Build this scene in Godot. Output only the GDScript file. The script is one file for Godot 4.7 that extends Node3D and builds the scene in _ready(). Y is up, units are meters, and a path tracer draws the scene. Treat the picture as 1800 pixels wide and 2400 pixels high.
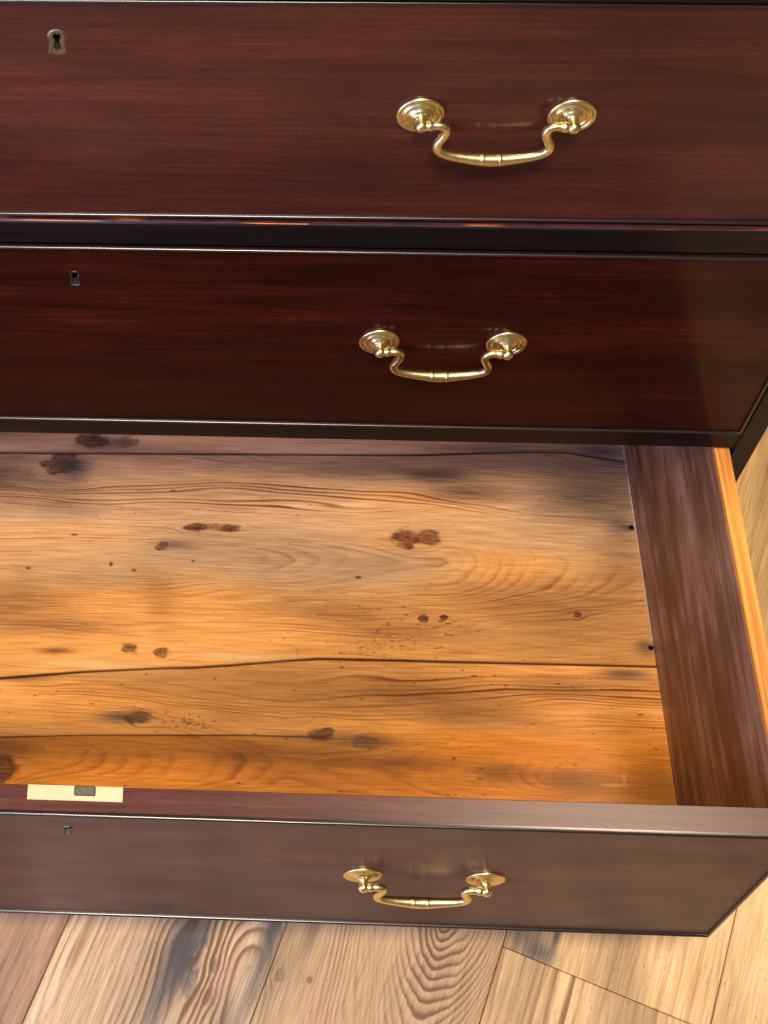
extends Node3D
# An antique mahogany chest of drawers, its lowest drawer pulled open, on a plank floor.
# Metres; x to the right along the chest's front, y up, z out of the front (z = 0 is the front of the frame).

# measured sizes
const RX := 0.2749          # right end of the drawer fronts
const LX := -0.7287         # left end of the drawer fronts
const CX := -0.2269         # middle of the chest (keyholes)
const HX := 0.0333          # middle of the right-hand handles
const SX := 0.2931          # outer face of the right side
const FLOOR_Y := -0.83
const OPEN := 0.3035        # how far the lowest drawer is pulled out
const FT := 0.0193          # thickness of a drawer front
const PW := 0.1785          # plank width of the floor
const PLANK_TURN := 21.1

var M := {}

func _ready():
	# ---------- camera
	var cam := Camera3D.new(); cam.name = "camera"
	cam.projection = Camera3D.PROJECTION_FRUSTUM
	cam.near = 0.05; cam.far = 60.0
	cam.size = 0.05 * 2400.0 / 3922.6
	cam.frustum_offset = Vector2(0.05 * (900.0 - 252.9) / 3922.6, -0.05 * (1200.0 - 829.7) / 3922.6)
	cam.transform = Transform3D(Basis(Vector3(0.9986476, -0.0296719, -0.0426921), Vector3(-0.0188103, 0.5593135, -0.8287428), Vector3(0.0484686, 0.828425, 0.5579989)), Vector3(-0.1474, 0.6709, 0.6845))
	add_child(cam); cam.make_current()
	# ---------- light: the dim room, a cool window in front to the left, an added cool fill, warm ceiling lamps
	var e := Environment.new()
	e.background_mode = Environment.BG_COLOR
	e.background_color = Color(0.84, 0.74, 0.62)
	e.background_energy_multiplier = 0.24
	e.ambient_light_source = Environment.AMBIENT_SOURCE_BG
	e.tonemap_mode = Environment.TONE_MAPPER_LINEAR
	e.tonemap_exposure = 1.12
	e.sdfgi_enabled = true; e.ssao_enabled = true; e.ssil_enabled = true
	var we := WorldEnvironment.new(); we.name = "environment"; we.environment = e; add_child(we)
	area("cool_fill_light", Vector3(-0.95, -0.1, 0.85), Vector3(-0.3, -0.4, 0.1), Vector2(0.5, 1.0), Color(0.66, 0.72, 1.0), 1.5)  # added close beside the chest to tint the left of the fronts
	area("tall_window_light", Vector3(-0.9, 1.5, 2.1), Vector3(0.0, -0.4, 0.0), Vector2(1.4, 0.5), Color(0.55, 0.72, 1.0), 2.6)
	area("ceiling_lamp_light", Vector3(-0.15, 1.9, 0.95), Vector3(0.0, -0.7, 0.2), Vector2(0.6, 0.4), Color(1.0, 0.95, 0.87), 6.1)
	area("corner_lamp_light", Vector3(0.66, 1.55, -0.42), Vector3(0.4, -0.7, 0.05), Vector2(0.3, 0.3), Color(1.0, 0.90, 0.77), 1.5)
	make_materials()
	build_floor()
	build_chest()

func area(called, at: Vector3, to: Vector3, size: Vector2, c: Color, energy: float):
	var l := AreaLight3D.new(); l.name = called
	l.area_size = size; l.light_color = c; l.light_energy = energy
	l.area_range = 12.0; l.area_attenuation = 2.0; l.shadow_enabled = true
	add_child(l); l.look_at_from_position(at, to, Vector3.UP)

# ------------------------------------------------------------------ textures
func nmap(w: int, h: int, sx: float, sy: float, sd: int, freq := 0.22, oct := 3) -> PackedByteArray:
	# noise whose grains are about sx by sy pixels long
	var n := FastNoiseLite.new(); n.seed = sd; n.frequency = freq
	n.noise_type = FastNoiseLite.TYPE_SIMPLEX_SMOOTH
	n.fractal_type = FastNoiseLite.FRACTAL_FBM; n.fractal_octaves = oct
	var sw := maxi(8, int(ceil(w / sx))); var sh := maxi(8, int(ceil(h / sy)))
	var im := n.get_image(sw, sh, false, false, true)
	im.convert(Image.FORMAT_L8)
	im.resize(w, h, Image.INTERPOLATE_CUBIC)
	return im.get_data()

func tex(w: int, h: int, d: PackedByteArray) -> ImageTexture:
	var im := Image.create_from_data(w, h, false, Image.FORMAT_RGB8, d)
	im.generate_mipmaps()
	return ImageTexture.create_from_image(im)

func mahogany(w: int, h: int, sd: int, dark: Color, mid: Color, light: Color, contrast := 1.0, wear := 0.0) -> ImageTexture:
	var s1 := nmap(w, h, 44, 1.6, sd, 0.25, 4); var s2 := nmap(w, h, 100, 8, sd + 1)
	var s3 := nmap(w, h, 170, 34, sd + 2, 0.2, 2); var s4 := nmap(w, h, 9, 1.0, sd + 3, 0.3, 2)
	var s6 := nmap(w, h, 14, 0.8, sd + 6, 0.4, 2)
	var s5 := nmap(w, h, 24, 14, sd + 4, 0.2, 3)
	var out := PackedByteArray(); out.resize(w * h * 3)
	var k := 0
	for i in w * h:
		var a := (s1[i] * 0.36 + s2[i] * 0.28 + s3[i] * 0.36) / 255.0
		a = clampf((a - 0.5) * 2.0 * contrast + 0.5, 0.0, 1.0)
		var c: Color
		if a < 0.5: c = dark.lerp(mid, a * 2.0)
		else: c = mid.lerp(light, a * 2.0 - 1.0)
		var pore := s4[i] / 255.0
		var f := 1.0
		if pore < 0.36: f = 0.88
		f *= 0.93 + 0.14 * s5[i] / 255.0 + 0.13 * (s6[i] - 128) / 255.0
		if wear > 0.0:
			var wv := clampf((s2[i] * 0.6 + s5[i] * 0.4 - 150.0) / 60.0, 0.0, 1.0) * wear
			c = c.lerp(Color(0.63, 0.50, 0.42), wv)
		out[k] = clampi(int(c.r * f * 255.0), 0, 255); out[k + 1] = clampi(int(c.g * f * 255.0), 0, 255); out[k + 2] = clampi(int(c.b * f * 255.0), 0, 255)
		k += 3
	return tex(w, h, out)

func profile(pts: Array, x: float) -> float:
	if x <= pts[0].x: return pts[0].y
	for i in pts.size() - 1:
		if x <= pts[i + 1].x:
			var t: float = (x - pts[i].x) / (pts[i + 1].x - pts[i].x)
			t = lerpf(t, t * t * (3.0 - 2.0 * t), 0.35)
			return lerpf(pts[i].y, pts[i + 1].y, t)
	return pts[-1].y

func pine(p: Dictionary) -> ImageTexture:
	# softwood: growth rings cut by the board's face (arches where the heart is near), flowing round the knots
	var w: int = p.w; var h: int = p.h; var sd: int = p.seed
	var x0: float = p.x0; var x1: float = p.x1; var z0: float = p.z0; var z1: float = p.z1
	var dx := (x1 - x0) / w; var dz := (z1 - z0) / h
	var n := w * h
	var disp := PackedFloat32Array(); disp.resize(n)
	var kn := PackedFloat32Array(); kn.resize(n)
	var ppm := w / (x1 - x0) / 1000.0     # pixels per millimetre
	var rag := nmap(w, h, 3.0 * ppm, 1.1 * ppm, sd + 11, 0.3, 3)
	var wob := nmap(w, h, 5 * ppm, 3.5 * ppm, sd + 7, 0.3, 3); var wob2 := nmap(w, h, 7 * ppm, 3 * ppm, sd + 8, 0.3, 3)
	for q in p.get("knots", []):       # [x, z, rx, rz, dark]
		var rx: float = q[2]; var rz: float = q[3]; var kz: float = q[1]
		for j in range(maxi(0, int((kz - rz * 4.5 - z0) / dz)), mini(h, int((kz + rz * 4.5 - z0) / dz))):
			var z := z0 + (j + 0.5) * dz
			for i in range(maxi(0, int((q[0] - rx * 4.5 - x0) / dx)), mini(w, int((q[0] + rx * 4.5 - x0) / dx))):
				var x := x0 + (i + 0.5) * dx
				var at := j * w + i
				var ex: float = (x - q[0]) / rx; var ez: float = (z - kz) / rz
				var f := exp(-maxf(ex * ex + ez * ez - 0.7, 0.0) * 0.32)
				ex += (wob[at] - 128) / 128.0 * 0.5; ez += (wob2[at] - 128) / 128.0 * 0.5
				var d2 := ex * ex + ez * ez
				disp[at] -= (z - kz) * f * 0.9
				if d2 < 2.6: kn[at] = maxf(kn[at], q[4] * clampf((1.55 + (rag[at] - 128) / 128.0 * 0.5 - d2) * 0.95, 0.0, 1.0) * (0.84 + 0.16 * sin(sqrt(d2) * 9.0)))
	var hc := PackedFloat32Array(); hc.resize(w)
	for i in w: hc[i] = profile(p.heart, x0 + (i + 0.5) * dx)
	var lut := PackedFloat32Array(); lut.resize(512)
	var rl := RandomNumberGenerator.new(); rl.seed = sd
	var even: float = p.get("even", 0.12)
	for i in 512: lut[i] = even + (1.0 - even) * pow(rl.randf(), 1.6)
	var boost := PackedFloat32Array(); boost.resize(n)
	for q in p.get("bands", []):      # where the rings show strongly: [x, z, rx, rz, strength]
		for j in range(maxi(0, int((q[1] - q[3] * 2.2 - z0) / dz)), mini(h, int((q[1] + q[3] * 2.2 - z0) / dz))):
			for i in range(maxi(0, int((q[0] - q[2] * 2.2 - x0) / dx)), mini(w, int((q[0] + q[2] * 2.2 - x0) / dx))):
				var d2: float = ((x0 + (i + 0.5) * dx - q[0]) / q[2]) ** 2 + ((z0 + (j + 0.5) * dz - q[1]) / q[3]) ** 2
				boost[j * w + i] += q[4] * exp(-d2)
	for q in p.get("knots", []):
		for j in range(maxi(0, int((q[1] - q[3] * 5 - z0) / dz)), mini(h, int((q[1] + q[3] * 5 - z0) / dz))):
			for i in range(maxi(0, int((q[0] - q[2] * 5 - x0) / dx)), mini(w, int((q[0] + q[2] * 5 - x0) / dx))):
				var d2: float = ((x0 + (i + 0.5) * dx - q[0]) / q[2]) ** 2 + ((z0 + (j + 0.5) * dz - q[1]) / q[3]) ** 2
				boost[j * w + i] += 0.4 * exp(-d2 * 0.16)
	var fine := nmap(w, h, 22 * ppm, 2.2 * ppm, sd + 9, 0.3, 3)
	var warp := nmap(w, h, 60 * ppm, 9 * ppm, sd, 0.25, 3)
	var amp := nmap(w, h, 70 * ppm, 14 * ppm, sd + 1, 0.25, 2)
	var fib := nmap(w, h, 16 * ppm, 0.7 * ppm, sd + 2, 0.35, 3)
	var tone := nmap(w, h, 90 * ppm, 22 * ppm, sd + 3, 0.25, 3)
	var spk := nmap(w, h, 2.2 * ppm, 0.9 * ppm, sd + 4, 0.3, 2)
	var early: Color = p.early; var late: Color = p.late; var knot: Color = p.get("knot", Color(0.20, 0.10, 0.07))
	var freq: float = p.freq; var zc: float = p.zc; var strength: float = p.get("strength", 1.0)
	var mott: float = p.get("mottle", 0.26); var fibw: float = p.get("fibre", 0.24)
	var jag: float = p.get("jag", 0.16)
	var wamp: float = p.get("warp", 0.006); var sparse: float = p.get("specks", 0.2)
	var R := PackedFloat32Array(); R.resize(n)
	var G := PackedFloat32Array(); G.resize(n)
	var B := PackedFloat32Array(); B.resize(n)
	for j in h:
		var zb := z0 + (j + 0.5) * dz
		var o := j * w
		for i in w:
			var at := o + i
			var zz := zb + disp[at] + (warp[at] - 128) * wamp / 128.0 - zc
			var hh := hc[i]
			var f := sqrt(zz * zz + hh * hh) * freq
			f += 0.5 * sin(f * 0.37) + (fine[at] - 128) / 128.0 * jag
			var fl := floorf(f)
			var t := f - fl
			var ring := t * t * t
			if t > 0.8: ring *= (1.0 - t) / 0.2
			var am := amp[at] / 255.0 + boost[at]
			ring = ring * 1.9 * strength * lut[int(fl) & 511] * (0.1 + 1.3 * am * am) + fibw * (fib[at] - 128) / 128.0 + 0.12 * (fine[at] - 128) / 128.0
			ring = clampf(ring, -0.3, 1.0)
			var v := 1.0 + mott * (tone[at] - 128) / 128.0
			if spk[at] < 255.0 * sparse * 0.6: v *= 0.86
			var r := lerpf(early.r, late.r, ring) * v
			var g := lerpf(early.g, late.g, ring) * v
			var b := lerpf(early.b, late.b, ring) * v
			var kk := kn[at]
			if kk > 0.0:
				kk *= 0.55 + 0.75 * (fib[at] / 255.0)
				kk = minf(kk, 1.0)
				var red := clampf((fine[at] - 118) / 60.0, 0.0, 1.0) * 0.75
				r = lerpf(r, knot.r, kk); g = lerpf(g, knot.g, kk); b = lerpf(b, knot.b, kk)
				r += (0.47 - knot.r) * kk * red * 0.6; g += (0.25 - knot.g) * kk * red * 0.6; b += (0.15 - knot.b) * kk * red * 0.6
			R[at] = r; G[at] = g; B[at] = b
	# old varnish, with light and shade painted in, deepens the colour in front of a line: [line, width of the edge at left, at right, colour factor]
	for q in p.get("deepen", []):
		var fc: Color = q[3]
		for i in w:
			var x := x0 + (i + 0.5) * dx
			var zl := line_at(q[0], x)
			var wd := lerpf(q[1], q[2], clampf((x + 0.12) / 0.16, 0.0, 1.0))
			for j in h:
				var at := j * w + i
				var s := clampf((z0 + (j + 0.5) * dz - zl + (tone[at] - 128) / 128.0 * wd * 0.6) / wd + 0.5, 0.0, 1.0)
				s = s * s * (3.0 - 2.0 * s)
				if s <= 0.0: continue
				R[at] *= lerpf(1.0, fc.r, s); G[at] *= lerpf(1.0, fc.g, s); B[at] *= lerpf(1.0, fc.b, s)
	# grime and painted gap shade along the joints: lists of Vector2(x, z)
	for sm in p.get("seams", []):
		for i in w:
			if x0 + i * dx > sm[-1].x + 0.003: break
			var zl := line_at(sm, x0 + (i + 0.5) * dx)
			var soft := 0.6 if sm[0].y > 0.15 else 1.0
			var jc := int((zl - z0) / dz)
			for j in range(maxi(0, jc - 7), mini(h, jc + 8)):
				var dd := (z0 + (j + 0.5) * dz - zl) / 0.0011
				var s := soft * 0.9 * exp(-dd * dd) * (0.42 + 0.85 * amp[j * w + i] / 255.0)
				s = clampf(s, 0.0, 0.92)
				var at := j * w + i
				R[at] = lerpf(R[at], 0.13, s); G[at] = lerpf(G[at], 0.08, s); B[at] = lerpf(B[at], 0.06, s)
	# stains and bruises, plus corner shade painted in: [x, z, rx, rz, strength, colour]
	for q in p.get("stains_and_shade", []):
		var c: Color = q[5]
		for j in range(maxi(0, int((q[1] - q[3] * 2.2 - z0) / dz)), mini(h, int((q[1] + q[3] * 2.2 - z0) / dz))):
			var z := z0 + (j + 0.5) * dz
			for i in range(maxi(0, int((q[0] - q[2] * 2.2 - x0) / dx)), mini(w, int((q[0] + q[2] * 2.2 - x0) / dx))):
				var x := x0 + (i + 0.5) * dx
				var at := j * w + i
				var d2: float = ((x - q[0]) / q[2]) ** 2 + ((z - q[1]) / q[3]) ** 2
				d2 *= 0.5 + tone[at] / 255.0 * 0.5 + warp[at] / 255.0 * 0.6
				var s: float = q[4] * exp(-d2 * 1.3) * (0.75 + 0.5 * fib[at] / 255.0)
				s = clampf(s, 0.0, 1.0)
				R[at] = lerpf(R[at], c.r, s); G[at] = lerpf(G[at], c.g, s); B[at] = lerpf(B[at], c.b, s)
	# small dents and pin holes: [x, z, half length, half width, darkness]
	for q in p.get("marks", []):
		for j in range(maxi(0, int((q[1] - q[3] * 2.0 - z0) / dz)), mini(h, int((q[1] + q[3] * 2.0 - z0) / dz) + 1)):
			for i in range(maxi(0, int((q[0] - q[2] * 2.0 - x0) / dx)), mini(w, int((q[0] + q[2] * 2.0 - x0) / dx) + 1)):
				var x := x0 + (i + 0.5) * dx; var z := z0 + (j + 0.5) * dz
				var d2: float = ((x - q[0]) / q[2]) ** 2 + ((z - q[1]) / q[3]) ** 2
				var at := j * w + i
				var s: float = q[4] * clampf(1.4 + (rag[at] - 128) / 160.0 - d2, 0.0, 1.0)
				R[at] = lerpf(R[at], 0.22, s); G[at] = lerpf(G[at], 0.11, s); B[at] = lerpf(B[at], 0.06, s)
	var out := PackedByteArray(); out.resize(n * 3)
	var k := 0
	for at in n:
		out[k] = clampi(int(R[at] * 255.0), 0, 255); out[k + 1] = clampi(int(G[at] * 255.0), 0, 255); out[k + 2] = clampi(int(B[at] * 255.0), 0, 255)
		k += 3
	return tex(w, h, out)

func worn_ledge() -> ImageTexture:
	# dark polish rubbed through to the orange wood, mostly towards the chest's left
	var w := 1024; var h := 16
	var a := nmap(w, h, 26, 4, 71, 0.25, 3); var b := nmap(w, h, 8, 2, 72, 0.3, 2)
	var d := PackedByteArray(); d.resize(w * h * 3)
	var k := 0
	for j in h:
		for i in w:
			var u := float(i) / w
			var s := clampf((a[j * w + i] / 255.0 - lerpf(0.36, 0.50, clampf((u - 0.36) / 0.25, 0.0, 1.0)) - (0.3 if u > 0.655 else 0.0)) * 9.0, 0.0, 1.0)
			var c := Color(0.27, 0.14, 0.13).lerp(Color(0.86, 0.46, 0.17), s) * (0.8 + 0.4 * b[j * w + i] / 255.0)
			d[k] = clampi(int(c.r * 255), 0, 255); d[k + 1] = clampi(int(c.g * 255), 0, 255); d[k + 2] = clampi(int(c.b * 255), 0, 255); k += 3
	return tex(w, h, d)

# ------------------------------------------------------------------ materials
func polish(t: Texture2D, rough := 0.5, spec := 0.25, coat := 0.35, coat_rough := 0.14) -> StandardMaterial3D:
	var m := StandardMaterial3D.new()
	if t: m.albedo_texture = t
	m.roughness = rough; m.metallic_specular = spec
	if coat > 0.0:
		m.clearcoat_enabled = true; m.clearcoat = coat; m.clearcoat_roughness = coat_rough
	return m

func bare(t: Texture2D, rough := 0.5, spec := 0.4, relief := 0.0) -> StandardMaterial3D:
	var m := polish(t, rough, spec, 0.0)
	if relief > 0.0:
		m.heightmap_enabled = true; m.heightmap_texture = t; m.heightmap_scale = relief
	return m

func metal(c: Color, rough: float, mottle := 0.0, sd := 1) -> StandardMaterial3D:
	var m := StandardMaterial3D.new(); m.metallic = 1.0; m.roughness = rough; m.albedo_color = c
	if mottle > 0.0:
		var a := nmap(128, 128, 1, 1, sd, 0.06, 4)
		var d := PackedByteArray(); d.resize(128 * 128 * 3)
		var k := 0
		for i in 128 * 128:
			var v := 1.0 - mottle * (1.0 - a[i] / 255.0)
			d[k] = int(255 * v); d[k + 1] = int(255 * v * (0.96 + 0.04 * v)); d[k + 2] = int(255 * v * v); k += 3
		m.albedo_texture = tex(128, 128, d)
		m.uv1_triplanar = true; m.uv1_scale = Vector3(40, 40, 40)
	return m

func make_materials():
	M.front_a = polish(mahogany(1536, 300, 11, Color(0.165, 0.048, 0.032), Color(0.255, 0.085, 0.050), Color(0.34, 0.14, 0.072), 0.72), 0.5, 0.25, 0.35, 0.16)
	M.front_b = polish(mahogany(1536, 340, 47, Color(0.115, 0.028, 0.020), Color(0.175, 0.046, 0.028), Color(0.28, 0.095, 0.045), 0.75), 0.5, 0.15, 0.22, 0.13)
	M.front_c = polish(mahogany(1536, 380, 83, Color(0.22, 0.085, 0.058), Color(0.275, 0.11, 0.074), Color(0.33, 0.15, 0.095), 0.9), 0.48, 0.25, 0.25, 0.2)
	for k in ["front_a", "front_b", "front_c"]:      # the bloom of old polish
		M[k].rim_enabled = true; M[k].rim = {"front_a": 0.06, "front_b": 0.0, "front_c": 0.05}[k]; M[k].rim_tint = 0.0
	# smears and finger marks in the polish
	var sm := nmap(512, 256, 9, 9, 91, 0.2, 4)
	var sd3 := PackedByteArray(); sd3.resize(512 * 256 * 3)
	for i in 512 * 256:
		var v := clampi(150 + int((sm[i] - 128) * 0.22), 110, 200)
		sd3[i * 3] = v; sd3[i * 3 + 1] = v; sd3[i * 3 + 2] = v
	var smear := tex(512, 256, sd3)
	for k in ["front_a", "front_b", "front_c"]:
		M[k].roughness_texture = smear; M[k].roughness_texture_channel = BaseMaterial3D.TEXTURE_CHANNEL_RED; M[k].roughness *= 1.6
	M.top_edge = polish(mahogany(1536, 32, 29, Color(0.24, 0.10, 0.08), Color(0.33, 0.15, 0.12), Color(0.38, 0.20, 0.15), 0.8), 0.34, 0.5, 0.2, 0.3)
	M.ebony = polish(mahogany(512, 64, 5, Color(0.055, 0.038, 0.035), Color(0.075, 0.052, 0.045), Color(0.11, 0.075, 0.06), 0.8), 0.5, 0.2, 0.2)
	M.bead = polish(null, 0.26, 0.5, 0.5, 0.17); M.bead.albedo_color = Color(0.11, 0.06, 0.05)
	M.side = bare(mahogany(1024, 384, 61, Color(0.38, 0.235, 0.155), Color(0.49, 0.325, 0.23), Color(0.62, 0.47, 0.36), 1.35, 0.65), 0.42, 0.4)
	M.ledge = bare(worn_ledge(), 0.4, 0.4)
	M.brass = metal(Color(1.0, 0.91, 0.70), 0.31, 0.20, 3)
	M.plate_brass = metal(Color(0.96, 0.87, 0.73), 0.52, 0.06, 5)
	M.old_brass = metal(Color(0.62, 0.57, 0.52), 0.45, 0.35, 6)
	M.steel = metal(Color(0.50, 0.49, 0.48), 0.45, 0.12, 7)
	M.iron = metal(Color(0.16, 0.15, 0.15), 0.5, 0.4, 8)
	M.hole = bare(null, 0.8, 0.1); M.hole.albedo_color = Color(0.03, 0.025, 0.022)
	M.gap_light = bare(null, 0.7, 0.3); M.gap_light.albedo_color = Color(0.72, 0.60, 0.48)
	var grey := Color(0.30, 0.235, 0.20); var blue := Color(0.26, 0.22, 0.22); var brown := Color(0.32, 0.17, 0.09)
	var rng := RandomNumberGenerator.new(); rng.seed = 77
	var marks_b := []
	for i in 90:      # the bruised patch of small dents
		marks_b.append([rng.randfn(0.035, 0.035), rng.randfn(0.052, 0.018), rng.randf_range(0.0008, 0.003), rng.randf_range(0.0004, 0.0008), rng.randf_range(0.15, 0.5)])
	for i in 12:
		for j in 4: marks_b.append([0.006 + i * 0.006 + rng.randf_range(-0.002, 0.002), 0.057 + j * 0.0042 + rng.randf_range(-0.001, 0.001), rng.randf_range(0.0006, 0.0016), 0.0008, rng.randf_range(0.0, 0.32)])
	for i in 45: marks_b.append([rng.randf_range(-0.4, 0.26), rng.randf_range(-0.12, 0.08), rng.randf_range(0.0006, 0.0022), 0.0005, rng.randf_range(0.1, 0.35)])
	for q in [[-0.1935, -0.0012, 0.0026, 0.0014], [-0.2148, -0.0072, 0.0018, 0.0022], [-0.29, -0.001, 0.003, 0.0012], [-0.14, -0.012, 0.002, 0.0012], [-0.16, -0.085, 0.0025, 0.0008], [0.0085, 0.0, 0.003, 0.0016], [-0.25, -0.036, 0.003, 0.001]]:
		marks_b.append([q[0], q[1], q[2], q[3], 0.6])
	M.board_b = bare(pine({"w": 1800, "h": 420, "x0": -0.715, "x1": 0.264, "z0": -0.14, "z1": 0.11, "seed": 101, "mottle": 0.17, "zc": -0.016, "freq": 360.0, "strength": 0.75, "warp": 0.007,
		"deepen": [[[Vector2(-0.72, 0.02), Vector2(0.27, -0.02)], 0.14, 0.14, Color(0.99, 0.885, 0.66)]],  # cool sheen fading towards the front, partly painted into the wood colour
		"early": Color(0.88, 0.68, 0.46), "late": Color(0.50, 0.30, 0.17), "knot": Color(0.25, 0.11, 0.075), "specks": 0.25,
		"heart": [Vector2(-0.72, 0.03), Vector2(-0.40, 0.003), Vector2(-0.17, 0.006), Vector2(-0.10, 0.012), Vector2(0.02, 0.027), Vector2(0.08, 0.030), Vector2(0.17, 0.048), Vector2(0.264, 0.062)],
		"knots": [[-0.267, -0.112, 0.014, 0.012, 0.75], [-0.138, -0.047, 0.010, 0.0035, 0.95], [-0.106, -0.047, 0.009, 0.0035, 0.95], [-0.122, -0.0475, 0.016, 0.0025, 0.6], [0.0545, -0.0415, 0.0125, 0.0085, 0.95], [0.074, -0.0415, 0.010, 0.0082, 0.72], [-0.169, -0.027, 0.006, 0.004, 0.7], [0.0646, 0.0385, 0.0045, 0.004, 0.9], [0.0825, 0.038, 0.003, 0.0025, 0.85], [0.2012, 0.0314, 0.004, 0.003, 0.85], [-0.195, 0.075, 0.007, 0.004, 0.7], [-0.167, 0.078, 0.007, 0.004, 0.8], [-0.48, -0.02, 0.012, 0.008, 0.9], [-0.6, 0.04, 0.01, 0.007, 0.9]],
		"stains_and_shade": [[-0.255, -0.108, 0.020, 0.014, 0.85, blue], [-0.33, -0.095, 0.05, 0.022, 0.65, grey], [-0.265, -0.07, 0.035, 0.02, 0.28, grey], [0.085, -0.108, 0.045, 0.010, 0.7, grey], [0.11, -0.09, 0.05, 0.013, 0.6, grey], [0.225, -0.09, 0.06, 0.03, 0.6, grey], [0.245, -0.02, 0.03, 0.05, 0.3, brown], [0.0, -0.11, 0.12, 0.012, 0.3, grey], [0.15, 0.02, 0.07, 0.025, 0.25, brown], [-0.30, 0.03, 0.06, 0.02, 0.3, brown], [-0.02, 0.035, 0.05, 0.016, 0.2, brown], [0.25, -0.06, 0.016, 0.012, 0.5, blue], [-0.158, -0.028, 0.018, 0.006, 0.5, grey], [-0.26, 0.079, 0.018, 0.0035, 0.6, brown], [-0.26, 0.055, 0.08, 0.012, 0.35, brown], [-0.17, 0.03, 0.02, 0.03, 0.2, brown], [0.06, -0.04, 0.035, 0.012, 0.3, Color(0.62, 0.36, 0.18)], [0.03, 0.05, 0.06, 0.02, 0.22, brown], [0.20, 0.03, 0.06, 0.03, 0.18, brown], [-0.181, 0.068, 0.007, 0.012, 0.5, Color(0.93, 0.74, 0.50)], [-0.23, 0.091, 0.07, 0.005, 0.7, Color(0.97, 0.79, 0.54)], [-0.10, 0.080, 0.06, 0.005, 0.7, Color(0.97, 0.79, 0.54)], [0.255, 0.06, 0.008, 0.008, 0.5, blue], [0.257, -0.057, 0.008, 0.003, 0.7, blue]],  # the broad patches at the right end include painted corner shade
		"bands": [[-0.25, -0.08, 0.2, 0.02, 0.8], [0.05, -0.08, 0.2, 0.018, 0.7], [0.0, 0.03, 0.4, 0.03, 0.15], [0.12, -0.01, 0.05, 0.02, 0.2], [-0.05, -0.018, 0.06, 0.016, 0.2], [-0.3, 0.0, 0.1, 0.01, 0.2]],
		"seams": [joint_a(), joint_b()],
		"marks": marks_b}), 0.42, 0.4, 0.012)
	var marks_c := []
	for i in 70: marks_c.append([rng.randf_range(-0.4, 0.26), rng.randf_range(0.085, 0.155), rng.randf_range(0.0008, 0.0028), rng.randf_range(0.0004, 0.0009), rng.randf_range(0.15, 0.55)])
	for i in 30: marks_c.append([rng.randfn(-0.14, 0.012), rng.randfn(0.143, 0.004), rng.randf_range(0.0008, 0.002), 0.0006, 0.45])
	var marks_d := []
	for i in 60: marks_d.append([rng.randf_range(-0.4, 0.26), rng.randf_range(0.155, 0.21), rng.randf_range(0.0008, 0.0028), rng.randf_range(0.0004, 0.0009), rng.randf_range(0.15, 0.55)])
	M.board_c = bare(pine({"w": 1800, "h": 400, "x0": -0.715, "x1": 0.264, "z0": 0.07, "z1": 0.29, "seed": 211, "zc": 0.176, "freq": 300.0, "strength": 0.7, "warp": 0.006,
		"early": Color(0.87, 0.595, 0.30), "late": Color(0.47, 0.25, 0.09), "knot": Color(0.24, 0.14, 0.085), "specks": 0.3,
		"heart": [Vector2(-0.72, 0.03), Vector2(-0.31, 0.001), Vector2(-0.06, 0.046), Vector2(0.04, 0.04), Vector2(0.2, 0.004), Vector2(0.264, 0.012)],
		"knots": [[-0.186, 0.139, 0.009, 0.0065, 0.75], [-0.0275, 0.1500, 0.010, 0.0065, 0.85], [0.0085, 0.155, 0.011, 0.0055, 0.6], [-0.302, 0.188, 0.014, 0.012, 0.85], [-0.05, 0.22, 0.008, 0.006, 0.6]],
		"deepen": [[joint_c(), 0.0012, 0.05, Color(0.84, 0.74, 0.42)]],  # amber front strip with the shadow of the drawer front painted in
		"stains_and_shade": [[-0.200, 0.139, 0.024, 0.006, 0.7, grey], [0.0, 0.153, 0.045, 0.007, 0.5, grey], [0.06, 0.11, 0.07, 0.012, 0.35, brown], [0.235, 0.086, 0.028, 0.006, 0.75, grey], [0.18, 0.10, 0.05, 0.012, 0.3, brown], [-0.29, 0.105, 0.03, 0.006, 0.45, grey], [-0.22, 0.097, 0.08, 0.008, 0.4, Color(0.95, 0.74, 0.47)],
			[0.22, 0.13, 0.05, 0.02, 0.25, brown], [0.25, 0.18, 0.03, 0.03, 0.45, Color(0.45, 0.26, 0.08)], [0.10, 0.13, 0.06, 0.012, 0.3, brown], [0.12, 0.178, 0.03, 0.009, 0.6, Color(0.38, 0.24, 0.09)], [0.18, 0.182, 0.03, 0.011, 0.55, Color(0.38, 0.24, 0.09)], [0.03, 0.172, 0.05, 0.006, 0.4, brown], [-0.1, 0.17, 0.03, 0.007, 0.35, brown], [-0.3, 0.17, 0.03, 0.01, 0.4, brown], [0.05, 0.19, 0.08, 0.01, 0.3, Color(0.55, 0.33, 0.10)], [0.213, 0.186, 0.010, 0.0016, 0.6, Color(0.88, 0.62, 0.30)], [0.222, 0.180, 0.0016, 0.006, 0.5, Color(0.88, 0.62, 0.30)]],  # patches by the right side include painted corner shade
		"bands": [[0.15, 0.102, 0.15, 0.012, 1.2], [-0.05, 0.125, 0.12, 0.012, 0.6], [-0.25, 0.12, 0.1, 0.008, 0.25], [-0.22, 0.18, 0.09, 0.02, 0.15]],
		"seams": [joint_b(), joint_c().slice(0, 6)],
		"marks": marks_c + marks_d}), 0.42, 0.4, 0.012)
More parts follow.
